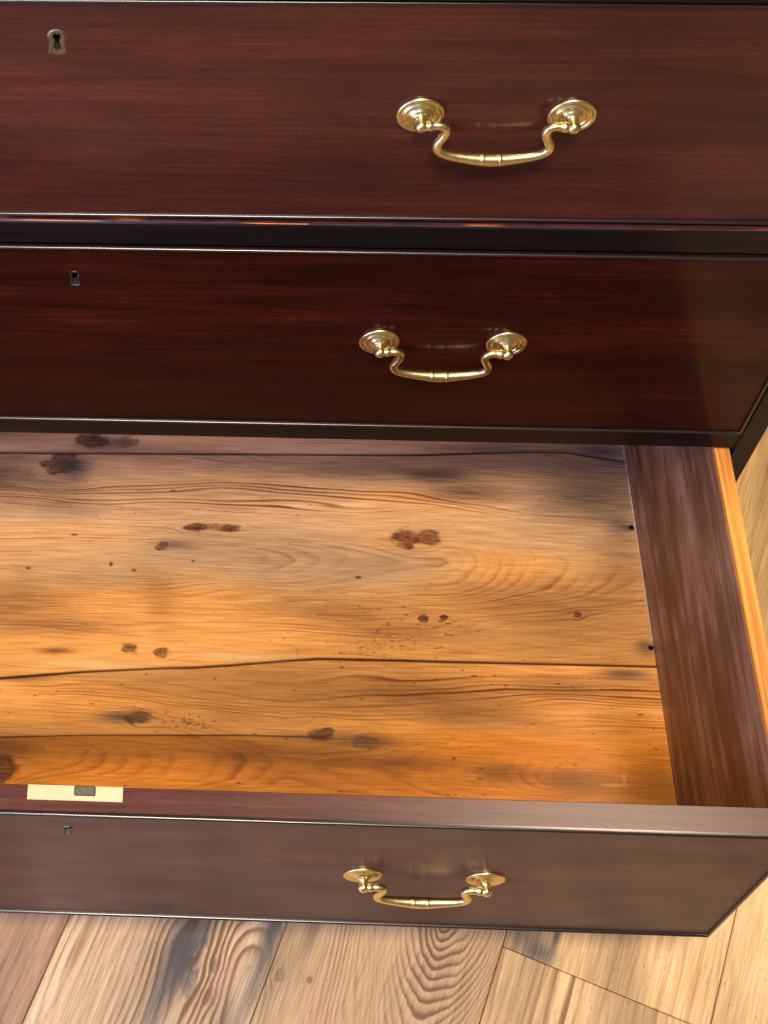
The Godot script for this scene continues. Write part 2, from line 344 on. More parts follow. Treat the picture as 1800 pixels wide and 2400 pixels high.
	M.board_a = bare(pine({"seams": [joint_a()], "w": 1200, "h": 128, "x0": -0.715, "x1": 0.264, "z0": -0.20, "z1": -0.115, "seed": 401, "zc": -0.26, "freq": 240.0, "strength": 0.6, "warp": 0.005,
		"early": Color(0.88, 0.68, 0.46), "late": Color(0.52, 0.34, 0.20), "knot": Color(0.24, 0.15, 0.11),
		"heart": [Vector2(-0.7, 0.02), Vector2(0.3, 0.05)],
		"knots": [[-0.238, -0.138, 0.014, 0.009, 0.9], [-0.205, -0.137, 0.010, 0.006, 0.5]],
		"stains_and_shade": [[-0.225, -0.136, 0.03, 0.01, 0.6, grey], [0.15, -0.137, 0.08, 0.008, 0.45, grey], [0.24, -0.137, 0.03, 0.01, 0.7, blue]]}), 0.45, 0.4)
	M.deal = bare(pine({"w": 700, "h": 64, "x0": 0.0, "x1": 0.5, "z0": 0.0, "z1": 0.03, "seed": 503, "zc": -0.05, "freq": 260.0, "strength": 0.5, "warp": 0.002,
		"early": Color(0.91, 0.56, 0.24), "late": Color(0.70, 0.37, 0.13), "knot": Color(0.45, 0.22, 0.08), "heart": [Vector2(0, 0.02), Vector2(0.5, 0.04)], "knots": [[0.165, 0.008, 0.004, 0.0028, 0.6]]}), 0.5, 0.35)
	# floor planks: along the grain is x, across is z
	var ash := Color(0.335, 0.32, 0.30)
	var pe := Color(0.82, 0.685, 0.50); var pl := Color(0.52, 0.38, 0.25)
	M.plank = []
	var specs := [
		# 0: left plank, brown stripes
		{"seed": 601, "zc": -0.40, "freq": 95.0, "early": Color(0.74, 0.585, 0.42), "late": Color(0.47, 0.34, 0.23), "heart": [Vector2(0, 0.05), Vector2(1.2, 0.02)], "strength": 0.8, "knots": [], "stains_and_shade": []},
		# 1: pale plank with the big grey knot (knot at u = -0.02, v = 0.335)
		{"seed": 617, "zc": 0.030, "freq": 150.0, "early": pe, "late": pl, "strength": 0.75, "heart": [Vector2(-0.2, 0.08), Vector2(0.25, 0.028), Vector2(0.32, 0.005), Vector2(0.37, 0.008), Vector2(0.5, 0.03), Vector2(1.2, 0.06)],
			"bands": [[0.33, -0.01, 0.06, 0.04, 0.9]], "knot": Color(0.33, 0.32, 0.30), "knots": [[0.325, -0.024, 0.020, 0.012, 0.8], [0.352, -0.010, 0.013, 0.008, 0.6], [0.330, 0.004, 0.006, 0.0035, 0.6], [0.357, 0.008, 0.007, 0.004, 0.6]],
			"stains_and_shade": [[0.335, -0.024, 0.034, 0.013, 0.95, ash], [0.375, -0.030, 0.04, 0.008, 0.6, ash], [0.305, -0.015, 0.016, 0.008, 0.6, ash], [0.285, 0.040, 0.034, 0.010, 0.85, ash], [0.325, 0.043, 0.05, 0.007, 0.55, ash], [0.40, 0.03, 0.06, 0.010, 0.45, ash], [0.34, 0.015, 0.03, 0.012, 0.4, Color(0.80, 0.60, 0.50)]]},
		# 2: cathedral plank
		{"seed": 631, "zc": 0.178, "freq": 290.0, "early": Color(0.81, 0.665, 0.47), "late": Color(0.52, 0.395, 0.275), "strength": 0.9, "warp": 0.005, "bands": [[0.24, 0.175, 0.10, 0.05, 0.6]], "heart": [Vector2(-0.4, 0.07), Vector2(0.10, 0.012), Vector2(0.20, 0.002), Vector2(0.30, 0.042), Vector2(0.42, 0.075), Vector2(1.0, 0.08)],
			"knot": Color(0.44, 0.34, 0.26), "knots": [[0.318, 0.058, 0.006, 0.004, 0.7], [0.31, 0.083, 0.003, 0.0025, 0.7]], "stains_and_shade": [[0.26, 0.072, 0.035, 0.006, 0.5, Color(0.45, 0.34, 0.27)], [0.205, 0.160, 0.02, 0.02, 0.45, ash], [0.37, 0.09, 0.02, 0.006, 0.6, ash], [0.34, 0.10, 0.05, 0.012, 0.35, Color(0.80, 0.58, 0.45)]]},
		# 3: right plank, above the butt joint
		{"seed": 643, "zc": -0.15, "freq": 88.0, "early": Color(0.83, 0.675, 0.455), "late": Color(0.54, 0.39, 0.24), "strength": 0.95, "heart": [Vector2(-1.2, 0.10), Vector2(0.3, 0.04)],
			"knots": [], "stains_and_shade": [[0.210, 0.258, 0.014, 0.016, 0.8, ash], [0.19, 0.268, 0.02, 0.004, 0.8, ash], [0.2, 0.24, 0.03, 0.01, 0.4, ash]]},
		# 4: right plank, below the butt joint: bold straight stripes
		{"seed": 659, "zc": -0.12, "freq": 98.0, "early": Color(0.83, 0.68, 0.465), "late": Color(0.52, 0.39, 0.26), "strength": 0.9, "bands": [[0.3, 0.28, 0.3, 0.06, 0.4]], "heart": [Vector2(0, 0.05), Vector2(1.4, 0.03)], "knots": [], "stains_and_shade": []},
		# 5: plain pale plank
		{"seed": 673, "zc": -0.55, "freq": 85.0, "early": Color(0.85, 0.70, 0.48), "late": Color(0.56, 0.41, 0.26), "strength": 0.8, "heart": [Vector2(-1, 0.05), Vector2(1.4, 0.03)], "knots": [], "stains_and_shade": []},
	]
	for k in specs.size():
		var s: Dictionary = specs[k]
		var u0: float = -0.1292 + (mini(k, 3) - 1 + (1 if k == 5 else 0)) * PW
		if k == 5: u0 = -0.1292 + 3 * PW
		var v0: float = [0.0, 0.0, 0.0, -0.9823, 0.2177, -0.6][k]
		s.merge({"even": 0.55, "jag": 0.10, "fibre": 0.32, "mottle": 0.16, "w": 2048, "h": 300, "x0": v0, "x1": v0 + 1.2, "z0": u0 - 0.001, "z1": u0 + PW + 0.001, "specks": 0.32})
		M.plank.append(bare(pine(s), 0.42, 0.35))

# ------------------------------------------------------------------ shapes
func stool() -> SurfaceTool:
	var st := SurfaceTool.new(); st.begin(Mesh.PRIMITIVE_TRIANGLES); return st

func obj(called: String, st, m: Material, parent: Node) -> MeshInstance3D:
	var o := MeshInstance3D.new(); o.name = called
	if st is SurfaceTool:
		o.mesh = st.commit(); o.mesh.surface_set_material(0, m)
	else: o.mesh = st
	parent.add_child(o, true)
	return o

func node(called: String, parent: Node, at := Vector3.ZERO) -> Node3D:
	var o := Node3D.new(); o.name = called; parent.add_child(o, true); o.position = at; return o

func tri(st: SurfaceTool, p: Array, n: Array, uv: Array, out: Vector3):
	var order := [0, 1, 2]
	if (p[1] - p[0]).cross(p[2] - p[0]).dot(out) > 0.0: order = [0, 2, 1]
	for i in order:
		st.set_normal(n[i]); st.set_uv(uv[i]); st.add_vertex(p[i])

func quad(st: SurfaceTool, p: Array, out: Vector3, uvf: Callable):
	# flat quad, corners in ring order
	var n := (p[1] - p[0]).cross(p[2] - p[0]).normalized() as Vector3
	if n.length() < 0.5: n = (p[2] - p[0]).cross(p[3] - p[0]).normalized()
	if n.dot(out) < 0.0: n = -n
	var u := [uvf.call(p[0], n), uvf.call(p[1], n), uvf.call(p[2], n), uvf.call(p[3], n)]
	tri(st, [p[0], p[1], p[2]], [n, n, n], [u[0], u[1], u[2]], n)
	tri(st, [p[0], p[2], p[3]], [n, n, n], [u[0], u[2], u[3]], n)

func uv_box(lo: Vector3, hi: Vector3, grain := 0) -> Callable:
	# texture x along the grain axis (0 = x, 1 = y, 2 = z); across the larger of the other two
	var s := hi - lo
	return func(p: Vector3, n: Vector3) -> Vector2:
		var q := (p - lo)
		var a := absf(n.x); var b := absf(n.y); var c := absf(n.z)
		if grain == 0:
			if b > c: return Vector2(q.x / s.x, q.z / s.z)
			return Vector2(q.x / s.x, 1.0 - q.y / s.y)
		if grain == 2:
			if a > b: return Vector2(q.z / s.z, 1.0 - q.y / s.y)
			return Vector2(q.z / s.z, q.x / s.x)
		if a > c: return Vector2(q.y / s.y, q.z / s.z)
		return Vector2(q.y / s.y, q.x / s.x)

func block(st: SurfaceTool, lo: Vector3, hi: Vector3, ch: float, uvf: Callable):
	# a box with chamfered edges and corners
	var c := (lo + hi) * 0.5; var h := (hi - lo) * 0.5
	var ax := [Vector3.RIGHT, Vector3.UP, Vector3.BACK]
	for a in 3:
		var b := (a + 1) % 3; var d := (a + 2) % 3
		for s in [-1.0, 1.0]:
			var o: Vector3 = ax[a] * s
			var f := func(x, y): return c + o * h[a] + ax[b] * x * (h[b] - ch) + ax[d] * y * (h[d] - ch)
			quad(st, [f.call(-1, -1), f.call(1, -1), f.call(1, 1), f.call(-1, 1)], o, uvf)
		for s in [-1.0, 1.0]:
			for t in [-1.0, 1.0]:
				var e := func(k, x): return c + ax[a] * x * (h[a] - ch) + ax[b] * s * (h[b] - (ch if k == 1 else 0.0)) + ax[d] * t * (h[d] - (ch if k == 0 else 0.0))
				quad(st, [e.call(0, -1), e.call(0, 1), e.call(1, 1), e.call(1, -1)], ax[b] * s + ax[d] * t, uvf)
	for s in [-1.0, 1.0]:
		for t in [-1.0, 1.0]:
			for r in [-1.0, 1.0]:
				var sg := Vector3(s, t, r)
				var p := []
				for k in 3:
					var v := h - Vector3.ONE * ch; v[k] = h[k]
					p.append(c + v * sg)
				var n := sg.normalized()
				tri(st, p, [n, n, n], [uvf.call(p[0], n), uvf.call(p[1], n), uvf.call(p[2], n)], n)

func box(called: String, lo: Vector3, hi: Vector3, ch: float, m: Material, parent: Node, grain := 0) -> MeshInstance3D:
	var st := stool(); block(st, lo, hi, ch, uv_box(lo, hi, grain)); return obj(called, st, m, parent)

func lathe(st: SurfaceTool, prof: Array, at: Vector3, axis: Vector3, side: Vector3, seg := 40):
	# profile of Vector2(radius, height along axis); smooth normals, points given twice make a crease
	var up := axis.normalized(); var e1 := side.normalized(); var e2 := up.cross(e1)
	var nr := []
	for i in prof.size():
		var a: Vector2 = prof[maxi(i - 1, 0)]; var b: Vector2 = prof[mini(i + 1, prof.size() - 1)]
		if i > 0 and prof[i].is_equal_approx(prof[i - 1]): a = prof[i]
		if i < prof.size() - 1 and prof[i].is_equal_approx(prof[i + 1]): b = prof[i]
		var d := (b - a).normalized(); nr.append(Vector2(d.y, -d.x))
	for i in prof.size() - 1:
		if prof[i].is_equal_approx(prof[i + 1]): continue
		for k in seg:
			var p := []; var n := []; var uv := []
			for q in [[i, k], [i + 1, k], [i + 1, k + 1], [i, k + 1]]:
				var t: float = TAU * q[1] / seg
				var rad := e1 * cos(t) + e2 * sin(t)
				p.append(at + rad * prof[q[0]].x + up * prof[q[0]].y)
				n.append((rad * -nr[q[0]].x + up * -nr[q[0]].y).normalized()); uv.append(Vector2(float(q[1]) / seg, float(q[0]) / prof.size()))
			var out: Vector3 = n[0] + n[2]
			tri(st, [p[0], p[1], p[2]], [n[0], n[1], n[2]], [uv[0], uv[1], uv[2]], out)
			tri(st, [p[0], p[2], p[3]], [n[0], n[2], n[3]], [uv[0], uv[2], uv[3]], out)

func tube(st: SurfaceTool, path: Array, radii: Array, seg := 20):
	var n := path.size(); var fr := []
	var t0 := (path[1] - path[0]).normalized() as Vector3
	var e1 := t0.cross(Vector3.BACK).normalized()
	for i in n:
		var t := (path[mini(i + 1, n - 1)] - path[maxi(i - 1, 0)]).normalized() as Vector3
		e1 = (e1 - t * e1.dot(t)).normalized()
		fr.append([t, e1, t.cross(e1)])
	for i in n - 1:
		for k in seg:
			var p := []; var nn := []; var uv := []
			for q in [[i, k], [i + 1, k], [i + 1, k + 1], [i, k + 1]]:
				var f: Array = fr[q[0]]; var a: float = TAU * q[1] / seg
				var rad: Vector3 = f[1] * cos(a) + f[2] * sin(a)
				var slope := 0.0
				var j0 := maxi(q[0] - 1, 0); var j1 := mini(q[0] + 1, n - 1)
				slope = (radii[j1] - radii[j0]) / maxf((path[j1] - path[j0]).length(), 1e-6)
				p.append(path[q[0]] + rad * radii[q[0]]); nn.append((rad - f[0] * slope).normalized()); uv.append(Vector2(float(q[1]) / seg, float(q[0]) / n))
			var out: Vector3 = nn[0] + nn[2]
			tri(st, [p[0], p[1], p[2]], [nn[0], nn[1], nn[2]], [uv[0], uv[1], uv[2]], out)
			tri(st, [p[0], p[2], p[3]], [nn[0], nn[2], nn[3]], [uv[0], uv[2], uv[3]], out)

# ------------------------------------------------------------------ floor
func build_floor():
	var fl := node("floor", self, Vector3(0, FLOOR_Y, 0))
	fl.set_meta("kind", "structure"); fl.set_meta("label", "pale oak plank floor under the chest of drawers")
	# the bed the planks lie on, seen only as the dark line of the joints
	var bed := box("subfloor", Vector3(-1.45, -0.05, -1.45), Vector3(1.45, -0.0135, 1.45), 0.001, M.hole, fl)
	bed.set_meta("label", "dark bed under the planks")
	var rot := node("plank_field", fl)
	var th := deg_to_rad(PLANK_TURN)
	var eu := Vector3(cos(th), 0, sin(th)); var ev := Vector3(-sin(th), 0, cos(th))
	var rng := RandomNumberGenerator.new(); rng.seed = 5
	rot.free()
	for i in range(-15, 16):
		var u0 := -0.1292 + i * PW
		var start := 0.2177 - 1.2 if i == 2 else (0.0 if i in [-1, 0, 1] else (-0.6 if i == 3 else rng.randf_range(-1.2, 0.0)))
		for j in range(-3, 4):
			var v0 := start + j * 1.2
			var mid := eu * (u0 + PW / 2) + ev * (v0 + 0.6)
			if mid.length() > 2.7: continue
			var which: int
			if j == 0 and i in [-1, 0, 1]: which = i + 1
			elif i == 2 and j == 0: which = 3
			elif i == 2 and j == 1: which = 4
			elif i == 3 and j == 0: which = 5
			else: which = [0, 5, 4, 3][rng.randi() % 4]
			var st := stool()
			var g := 0.00035
			var lo := Vector3(u0 + g, -0.013, v0 + g); var hi := Vector3(u0 + PW - g, rng.randf_range(-0.00025, 0.0), v0 + 1.2 - g)
			block(st, lo, hi, 0.0009, uv_plank(u0, v0))
			var o := obj("plank", st, M.plank[which], fl)
			o.transform = Transform3D(Basis(eu, Vector3.UP, ev), Vector3.ZERO)

func uv_plank(u0: float, v0: float) -> Callable:
	return func(p: Vector3, _n: Vector3) -> Vector2: return Vector2((p.z - v0) / 1.2, (p.x - u0 + 0.001) / (PW + 0.002))

# ------------------------------------------------------------------ chest
func build_chest():
	var ch := node("chest_of_drawers", self, Vector3(CX, FLOOR_Y, -0.25))
	ch.set_meta("label", "dark mahogany chest of drawers with brass handles, lowest drawer pulled open")
	ch.set_meta("category", "chest of drawers")
	var o := -ch.position      # shapes below are in the room's coordinates
	var gap := 0.0014
	var ix := RX + gap         # inner faces of the sides
	var lx := LX - gap
	var lo_out := 2 * CX - SX
	var carcass := func(called, lo, hi, cham, grain):
		var b := box(called, lo, hi, cham, M.ebony, ch, grain); b.position = o; return b
	carcass.call("side_panel", Vector3(ix, FLOOR_Y + 0.09, -0.50), Vector3(SX, 0.028, 0), 0.0012, 1)
	carcass.call("side_panel", Vector3(lo_out, FLOOR_Y + 0.09, -0.50), Vector3(lx, 0.028, 0), 0.0012, 1)
	carcass.call("top", Vector3(lo_out - 0.012, 0.0285, -0.505), Vector3(SX + 0.012, 0.050, 0.010), 0.003, 0)
	carcass.call("back_panel", Vector3(lx + 0.0005, -0.72, -0.498), Vector3(ix - 0.0005, 0.028, -0.486), 0.001, 0)
	carcass.call("rail", Vector3(lx + 0.0003, 0.0085, -0.485), Vector3(ix - 0.0003, 0.0280, -0.0004), 0.0008, 0)
	for r in [[-0.2158, -0.1914], [-0.4613, -0.4374]]:
		var rail = carcass.call("rail", Vector3(lx + 0.0003, r[0] + 0.0012, -0.485), Vector3(ix - 0.0003, r[1], -0.0003), 0.0009, 0)
		# the worn upper edge of the rail
		if r[1] > -0.3:
			var wl := box("worn_edge", Vector3(lx + 0.002, r[1] - 0.002, -0.03), Vector3(ix - 0.002, r[1] + 0.0005, -0.0012), 0.0004, M.ledge, rail)
			wl.set_meta("label", "rail top edge worn to orange wood")
	carcass.call("rail", Vector3(lx + 0.0003, -0.735, -0.485), Vector3(ix - 0.0003, -0.7095, -0.0004), 0.0008, 0)
	# plinth with bracket feet
	for s in [[lo_out, lo_out + 0.14], [SX - 0.14, SX]]:
		var st := stool()
		var z0 := -0.022
		block(st, Vector3(s[0], FLOOR_Y + 0.0005, z0), Vector3(s[1], FLOOR_Y + 0.0897, 0.002), 0.002, uv_box(Vector3(s[0], FLOOR_Y, z0), Vector3(s[1], FLOOR_Y + 0.09, 0.002)))
		var f := obj("bracket_foot", st, M.ebony, ch); f.position = o
	build_drawer(ch, o, "drawer", "top drawer, shut", [-0.1865, 0.0065], -0.0862, -0.0234, "a", Transform3D(Basis(Vector3.UP, 0.0036), Vector3(0, 0, -0.0029)))
	build_drawer(ch, o, "drawer", "middle drawer, shut", [-0.4372, -0.2162], -0.3216, -0.2481, "b", Transform3D.IDENTITY)
	build_drawer(ch, o, "drawer", "lowest drawer, pulled open and empty", [-0.7072, -0.4632], -0.578, -0.4947, "c", Transform3D(Basis.IDENTITY, Vector3(0, 0, OPEN)))

func keyhole_outline(r: float, neck: float, foot: float, drop: float, cy: float, seg := 36) -> Array:
	# star-shaped outline round (0, -drop * 0.35): a round head over a flared foot with a rounded end
	var pts := []
	var c := Vector2(0, cy)
	for k in seg:
		var a := TAU * k / seg + PI / 2
		var d := Vector2(cos(a), sin(a))
		var best := 0.0
		var t := 0.0
		while t < 0.05:
			var q := c + d * t
			var inside := q.length() < r
			if not inside and q.y < 0.0 and q.y > -drop - foot * 0.35 * sqrt(maxf(0.0, 1.0 - (q.x / foot) ** 2)):
				inside = absf(q.x) < lerpf(neck, foot, clampf((-q.y - r * 0.6) / (drop - r * 0.6), 0.0, 1.0) ** 1.3)
			if inside: best = t
			t += 0.0001
		pts.append(c + d * best)
	return pts

func build_drawer(ch: Node3D, o: Vector3, called: String, label: String, ys: Array, hy: float, ky: float, kind: String, tr: Transform3D):
	var d := node(called, ch)
	d.set_meta("label", label)
	d.transform = Transform3D(Basis.IDENTITY, o) * Transform3D(Basis.IDENTITY, Vector3(CX, 0, 0)) * tr * Transform3D(Basis.IDENTITY, Vector3(-CX, 0, 0))
	var y0: float = ys[0]; var y1: float = ys[1]
	var mat: Material = M["front_" + kind]
	# ---- the front board, with the keyhole cut through it
	var bw := 0.0026           # width of the cock bead
	var lo := Vector3(LX + bw, y0 + bw, -FT); var hi := Vector3(RX - bw, y1 - bw, 0.0)
	var uvf := uv_box(lo, hi, 0)
	var st := stool()
	var kc := Vector2(CX, ky)
	var cell := Vector2(0.012, 0.017)
	var outline := keyhole_outline(0.0057, 0.0046, 0.0058, 0.0135, -0.0047) if kind == "a" else keyhole_outline(0.0036, 0.0026, 0.0038, 0.011, -0.0038)
	var inner := keyhole_outline(0.0025, 0.0013, 0.0024, 0.0095, -0.0047) if kind == "a" else keyhole_outline(0.0029, 0.0017, 0.0030, 0.0108, -0.0038)
	var kcen := Vector2(0, -0.0047 if kind == "a" else -0.0038)
	var xs := [lo.x, CX - cell.x, CX + cell.x, hi.x]; var yy := [lo.y, ky + kcen.y - cell.y, ky + kcen.y + cell.y, hi.y]
	for a in 3:
		for b in 3:
			if a == 1 and b == 1: continue
			quad(st, [Vector3(xs[a], yy[b], 0), Vector3(xs[a + 1], yy[b], 0), Vector3(xs[a + 1], yy[b + 1], 0), Vector3(xs[a], yy[b + 1], 0)], Vector3.BACK, uvf)
	var ring := []
	for q in outline:
		var dir: Vector2 = (q - kcen).normalized()
		var f := minf(cell.x / maxf(absf(dir.x), 1e-5), cell.y / maxf(absf(dir.y), 1e-5))
		ring.append(kcen + dir * f)
	var nq := outline.size()
	var at2 := func(v: Vector2, z: float) -> Vector3: return Vector3(kc.x + v.x, kc.y + v.y, z)
	for k in nq:
		var k2 := (k + 1) % nq
		quad(st, [at2.call(outline[k], 0.0), at2.call(outline[k2], 0.0), at2.call(ring[k2], 0.0), at2.call(ring[k], 0.0)], Vector3.BACK, uvf)
		# corner of the cell between two ring points that lie on different sides
		if absf(absf(ring[k].x) - cell.x) > 1e-6 != (absf(absf(ring[k2].x) - cell.x) > 1e-6):
			var cn := Vector2(cell.x * signf(ring[k].x + ring[k2].x), kcen.y + cell.y * signf(ring[k].y + ring[k2].y - 2 * kcen.y))
			var p := [at2.call(ring[k], 0.0), at2.call(ring[k2], 0.0), at2.call(cn, 0.0)]
			tri(st, p, [Vector3.BACK, Vector3.BACK, Vector3.BACK], [uvf.call(p[0], Vector3.BACK), uvf.call(p[1], Vector3.BACK), uvf.call(p[2], Vector3.BACK)], Vector3.BACK)
	# back and edges of the board
	quad(st, [Vector3(lo.x, lo.y, -FT), Vector3(hi.x, lo.y, -FT), Vector3(hi.x, hi.y, -FT), Vector3(lo.x, hi.y, -FT)], Vector3.FORWARD, uvf)
	var rim := [Vector3(lo.x, lo.y, 0), Vector3(hi.x, lo.y, 0), Vector3(hi.x, hi.y, 0), Vector3(lo.x, hi.y, 0)]
	for k in 4:
		if k == 2 and kind == "c": continue
		var a: Vector3 = rim[k]; var b: Vector3 = rim[(k + 1) % 4]
		quad(st, [a, b, b - Vector3(0, 0, FT), a - Vector3(0, 0, FT)], [Vector3.DOWN, Vector3.RIGHT, Vector3.UP, Vector3.LEFT][k], uvf)
	obj("drawer_front", st, mat, d)
	# ---- escutcheon: a lining that stands a little proud, the dark hole and the lock's pin behind it
	st = stool(); var st2 := stool()
	for k in nq:
		var k2 := (k + 1) % nq
		var a: Vector2 = outline[k]; var b: Vector2 = outline[k2]
		var ai: Vector2 = inner[k]; var bi: Vector2 = inner[k2]
		var am := a.lerp(ai, 0.3); var bm := b.lerp(bi, 0.3)
		var z := 0.0006
		var u := func(_p, _n): return Vector2(0.5, 0.5)
		quad(st, [at2.call(a, 0.0), at2.call(b, 0.0), at2.call(bm, z), at2.call(am, z)], Vector3(0, 0, 1), u)
		quad(st, [at2.call(am, z), at2.call(bm, z), at2.call(bi, z * 0.5), at2.call(ai, z * 0.5)], Vector3(0, 0, 1), u)
		var md := (ai + bi) * 0.5 - kcen
		quad(st, [at2.call(ai, z * 0.5), at2.call(bi, z * 0.5), at2.call(bi, -0.006), at2.call(ai, -0.006)], Vector3(-md.x, -md.y, 0), u)
		quad(st2, [at2.call(ai, -0.006), at2.call(bi, -0.006), at2.call(kcen, -0.006), at2.call(kcen, -0.006)], Vector3(0, 0, 1), u)
	obj("escutcheon", st, M.old_brass if kind == "a" else M.steel, d)
	obj("keyhole", st2, M.hole, d)
	st = stool()
	lathe(st, [Vector2(0.0, 0.004), Vector2(0.0010, 0.0036), Vector2(0.0013, 0.0028), Vector2(0.0013, 0.0)], Vector3(kc.x, kc.y - 0.0005, -0.006), Vector3.BACK, Vector3.RIGHT, 14)
	obj("lock_pin", st, M.steel, d)
	# ---- cock bead round the edge
	st = stool()
	var prof := []
	for k in 9:
		var a := PI * k / 8.0
		prof.append(Vector2(bw * 0.5 - cos(a) * bw * 0.5, sin(a) * 0.0019 + 0.0004))
	prof.push_front(Vector2(0.0, -0.0012)); prof.append(Vector2(bw, -0.0005))
	var wav := FastNoiseLite.new(); wav.seed = 17; wav.frequency = 0.03; wav.noise_type = FastNoiseLite.TYPE_SIMPLEX_SMOOTH
	var cor := [[LX, y0, 1, 1], [RX, y0, -1, 1], [RX, y1, -1, -1], [LX, y1, 1, -1]]
	for k in 4:
		var c0: Array = cor[k]; var c1: Array = cor[(k + 1) % 4]
		var inw := [Vector3.UP, Vector3.LEFT, Vector3.DOWN, Vector3.RIGHT][k] as Vector3
		var along := Vector2(c1[0] - c0[0], c1[1] - c0[1]).length()
		var cuts := maxi(2, int(along / 0.008))
		for iq in (prof.size() - 1) * cuts:
			var i := iq % (prof.size() - 1); var seg := iq / (prof.size() - 1)
			var p := []; var n := []
			for q in [[seg, i], [seg + 1, i], [seg + 1, i + 1], [seg, i + 1]]:
				var t: float = float(q[0]) / cuts
				var pr: Vector2 = prof[q[1]]
				var w := 0.0 if q[0] == 0 or q[0] == cuts else wav.get_noise_2d(t * along * 1000.0, k * 300.0 + y0 * 5000.0)
				if q[1] > 0 and q[1] < prof.size() - 1: pr += Vector2(0.0001, 0.00018) * w
				p.append(Vector3(lerpf(c0[0] + c0[2] * pr.x, c1[0] + c1[2] * pr.x, t), lerpf(c0[1] + c0[3] * pr.x, c1[1] + c1[3] * pr.x, t), pr.y))
				var i0 := maxi(q[1] - 1, 0); var i1 := mini(q[1] + 1, prof.size() - 1)
				var dd: Vector2 = (prof[i1] - prof[i0]).normalized()
				n.append((inw * -dd.y + Vector3.BACK * dd.x).normalized())
			var u := [Vector2.ZERO, Vector2.RIGHT, Vector2.ONE, Vector2.DOWN]
			var out: Vector3 = n[0] + n[2]
			tri(st, [p[0], p[1], p[2]], [n[0], n[1], n[2]], [u[0], u[1], u[2]], out)
			tri(st, [p[0], p[2], p[3]], [n[0], n[2], n[3]], [u[0], u[2], u[3]], out)
	obj("cock_bead", st, M.bead, d)
	# ---- handles, one to each side
	for hx in [HX, 2 * CX - HX]: build_handle(d, Vector3(hx, hy, 0), {"a": 0.105, "b": 0.075, "c": 0.09}[kind])
	if kind == "c": build_box(d, y0, y1, lo, hi)
	else:
		var s := box("drawer_side", Vector3(RX - 0.013, y0 + 0.004, -0.46), Vector3(RX - 0.001, y1 - 0.004, -FT - 0.0005), 0.001, M.side, d, 2)
		box("drawer_side", Vector3(LX + 0.001, y0 + 0.004, -0.46), Vector3(LX + 0.013, y1 - 0.004, -FT - 0.0005), 0.001, M.side, d, 2)

func build_handle(d: Node3D, at: Vector3, lean := 0.11):
	var half := 0.045
	for s in [-1.0, 1.0]:
		# rosette: a stepped, slightly dished round plate, with the post and its ball end
		var st := stool()
		var pr := [Vector2(0.0142, 0.0), Vector2(0.0145, 0.0008), Vector2(0.0142, 0.0018), Vector2(0.0132, 0.0024), Vector2(0.0122, 0.0022), Vector2(0.0116, 0.0016), Vector2(0.0116, 0.0016), Vector2(0.0108, 0.0018), Vector2(0.0100, 0.0026), Vector2(0.0092, 0.0030), Vector2(0.0085, 0.0027), Vector2(0.0080, 0.0021), Vector2(0.0080, 0.0021), Vector2(0.0070, 0.0024), Vector2(0.0060, 0.0034), Vector2(0.0052, 0.0040), Vector2(0.0046, 0.0042), Vector2(0.0046, 0.0042), Vector2(0.0040, 0.0046), Vector2(0.0036, 0.0050), Vector2(0.0034, 0.0056)]
		lathe(st, pr, at + Vector3(s * half, 0, 0), Vector3.BACK, Vector3.RIGHT)
		obj("rosette", st, M.brass, d)
		st = stool()
		var ball := [Vector2(0.0034, 0.0055), Vector2(0.0038, 0.0058), Vector2(0.0034, 0.0062), Vector2(0.0034, 0.0062)]
		for k in 11:
			var a := lerpf(-0.9, PI / 2, k / 10.0)
			ball.append(Vector2(maxf(0.00001, cos(a) * 0.0042), 0.0098 + sin(a) * 0.0042))
		lathe(st, ball, at + Vector3(s * half, 0, 0), Vector3.BACK, Vector3.RIGHT, 24)
		obj("post", st, M.brass, d)
	# the swan-neck bail hanging between the posts
	var ctl := [Vector3(-0.0460, 0.0, 0.0030), Vector3(-0.0420, 0.0, 0.0030), Vector3(-0.0398, 0.0001, 0.0035), Vector3(-0.0375, 0.0003, 0.0028), Vector3(-0.0340, 0.0003, 0.0028), Vector3(-0.0312, -0.0008, 0.0029), Vector3(-0.0298, -0.0034, 0.0029), Vector3(-0.0302, -0.0066, 0.0029), Vector3(-0.0318, -0.0100, 0.0029), Vector3(-0.0333, -0.0130, 0.0030), Vector3(-0.0335, -0.0160, 0.0030), Vector3(-0.0318, -0.0187, 0.0030), Vector3(-0.0280, -0.0208, 0.0030), Vector3(-0.0220, -0.0224, 0.0032), Vector3(-0.0145, -0.0236, 0.0036), Vector3(-0.0085, -0.0243, 0.0040), Vector3(-0.0064, -0.02445, 0.00415), Vector3(-0.0054, -0.0245, 0.00445), Vector3(-0.0044, -0.0246, 0.0042), Vector3(0.0, -0.0248, 0.0043)]
	var all := ctl.duplicate()
	for i in range(ctl.size() - 2, -1, -1): all.append(Vector3(-ctl[i].x, ctl[i].y, ctl[i].z))
	var path := []; var rad := []
	for i in all.size() - 1:
		var steps := 4
		for k in steps:
			var t := float(k) / steps
			var p0: Vector3 = all[maxi(i - 1, 0)]; var p3: Vector3 = all[mini(i + 2, all.size() - 1)]
			var q: Vector3 = all[i].cubic_interpolate(all[i + 1], p0, p3, t)
			path.append(at + Vector3(q.x, q.y * 1.09, 0.0098 - q.y * lean)); rad.append(q.z)
	var last: Vector3 = all[-1]
	path.append(at + Vector3(last.x, last.y, 0.0098)); rad.append(last.z)
	var sb := stool(); tube(sb, path, rad, 20)
	obj("bail", sb, M.brass, d)

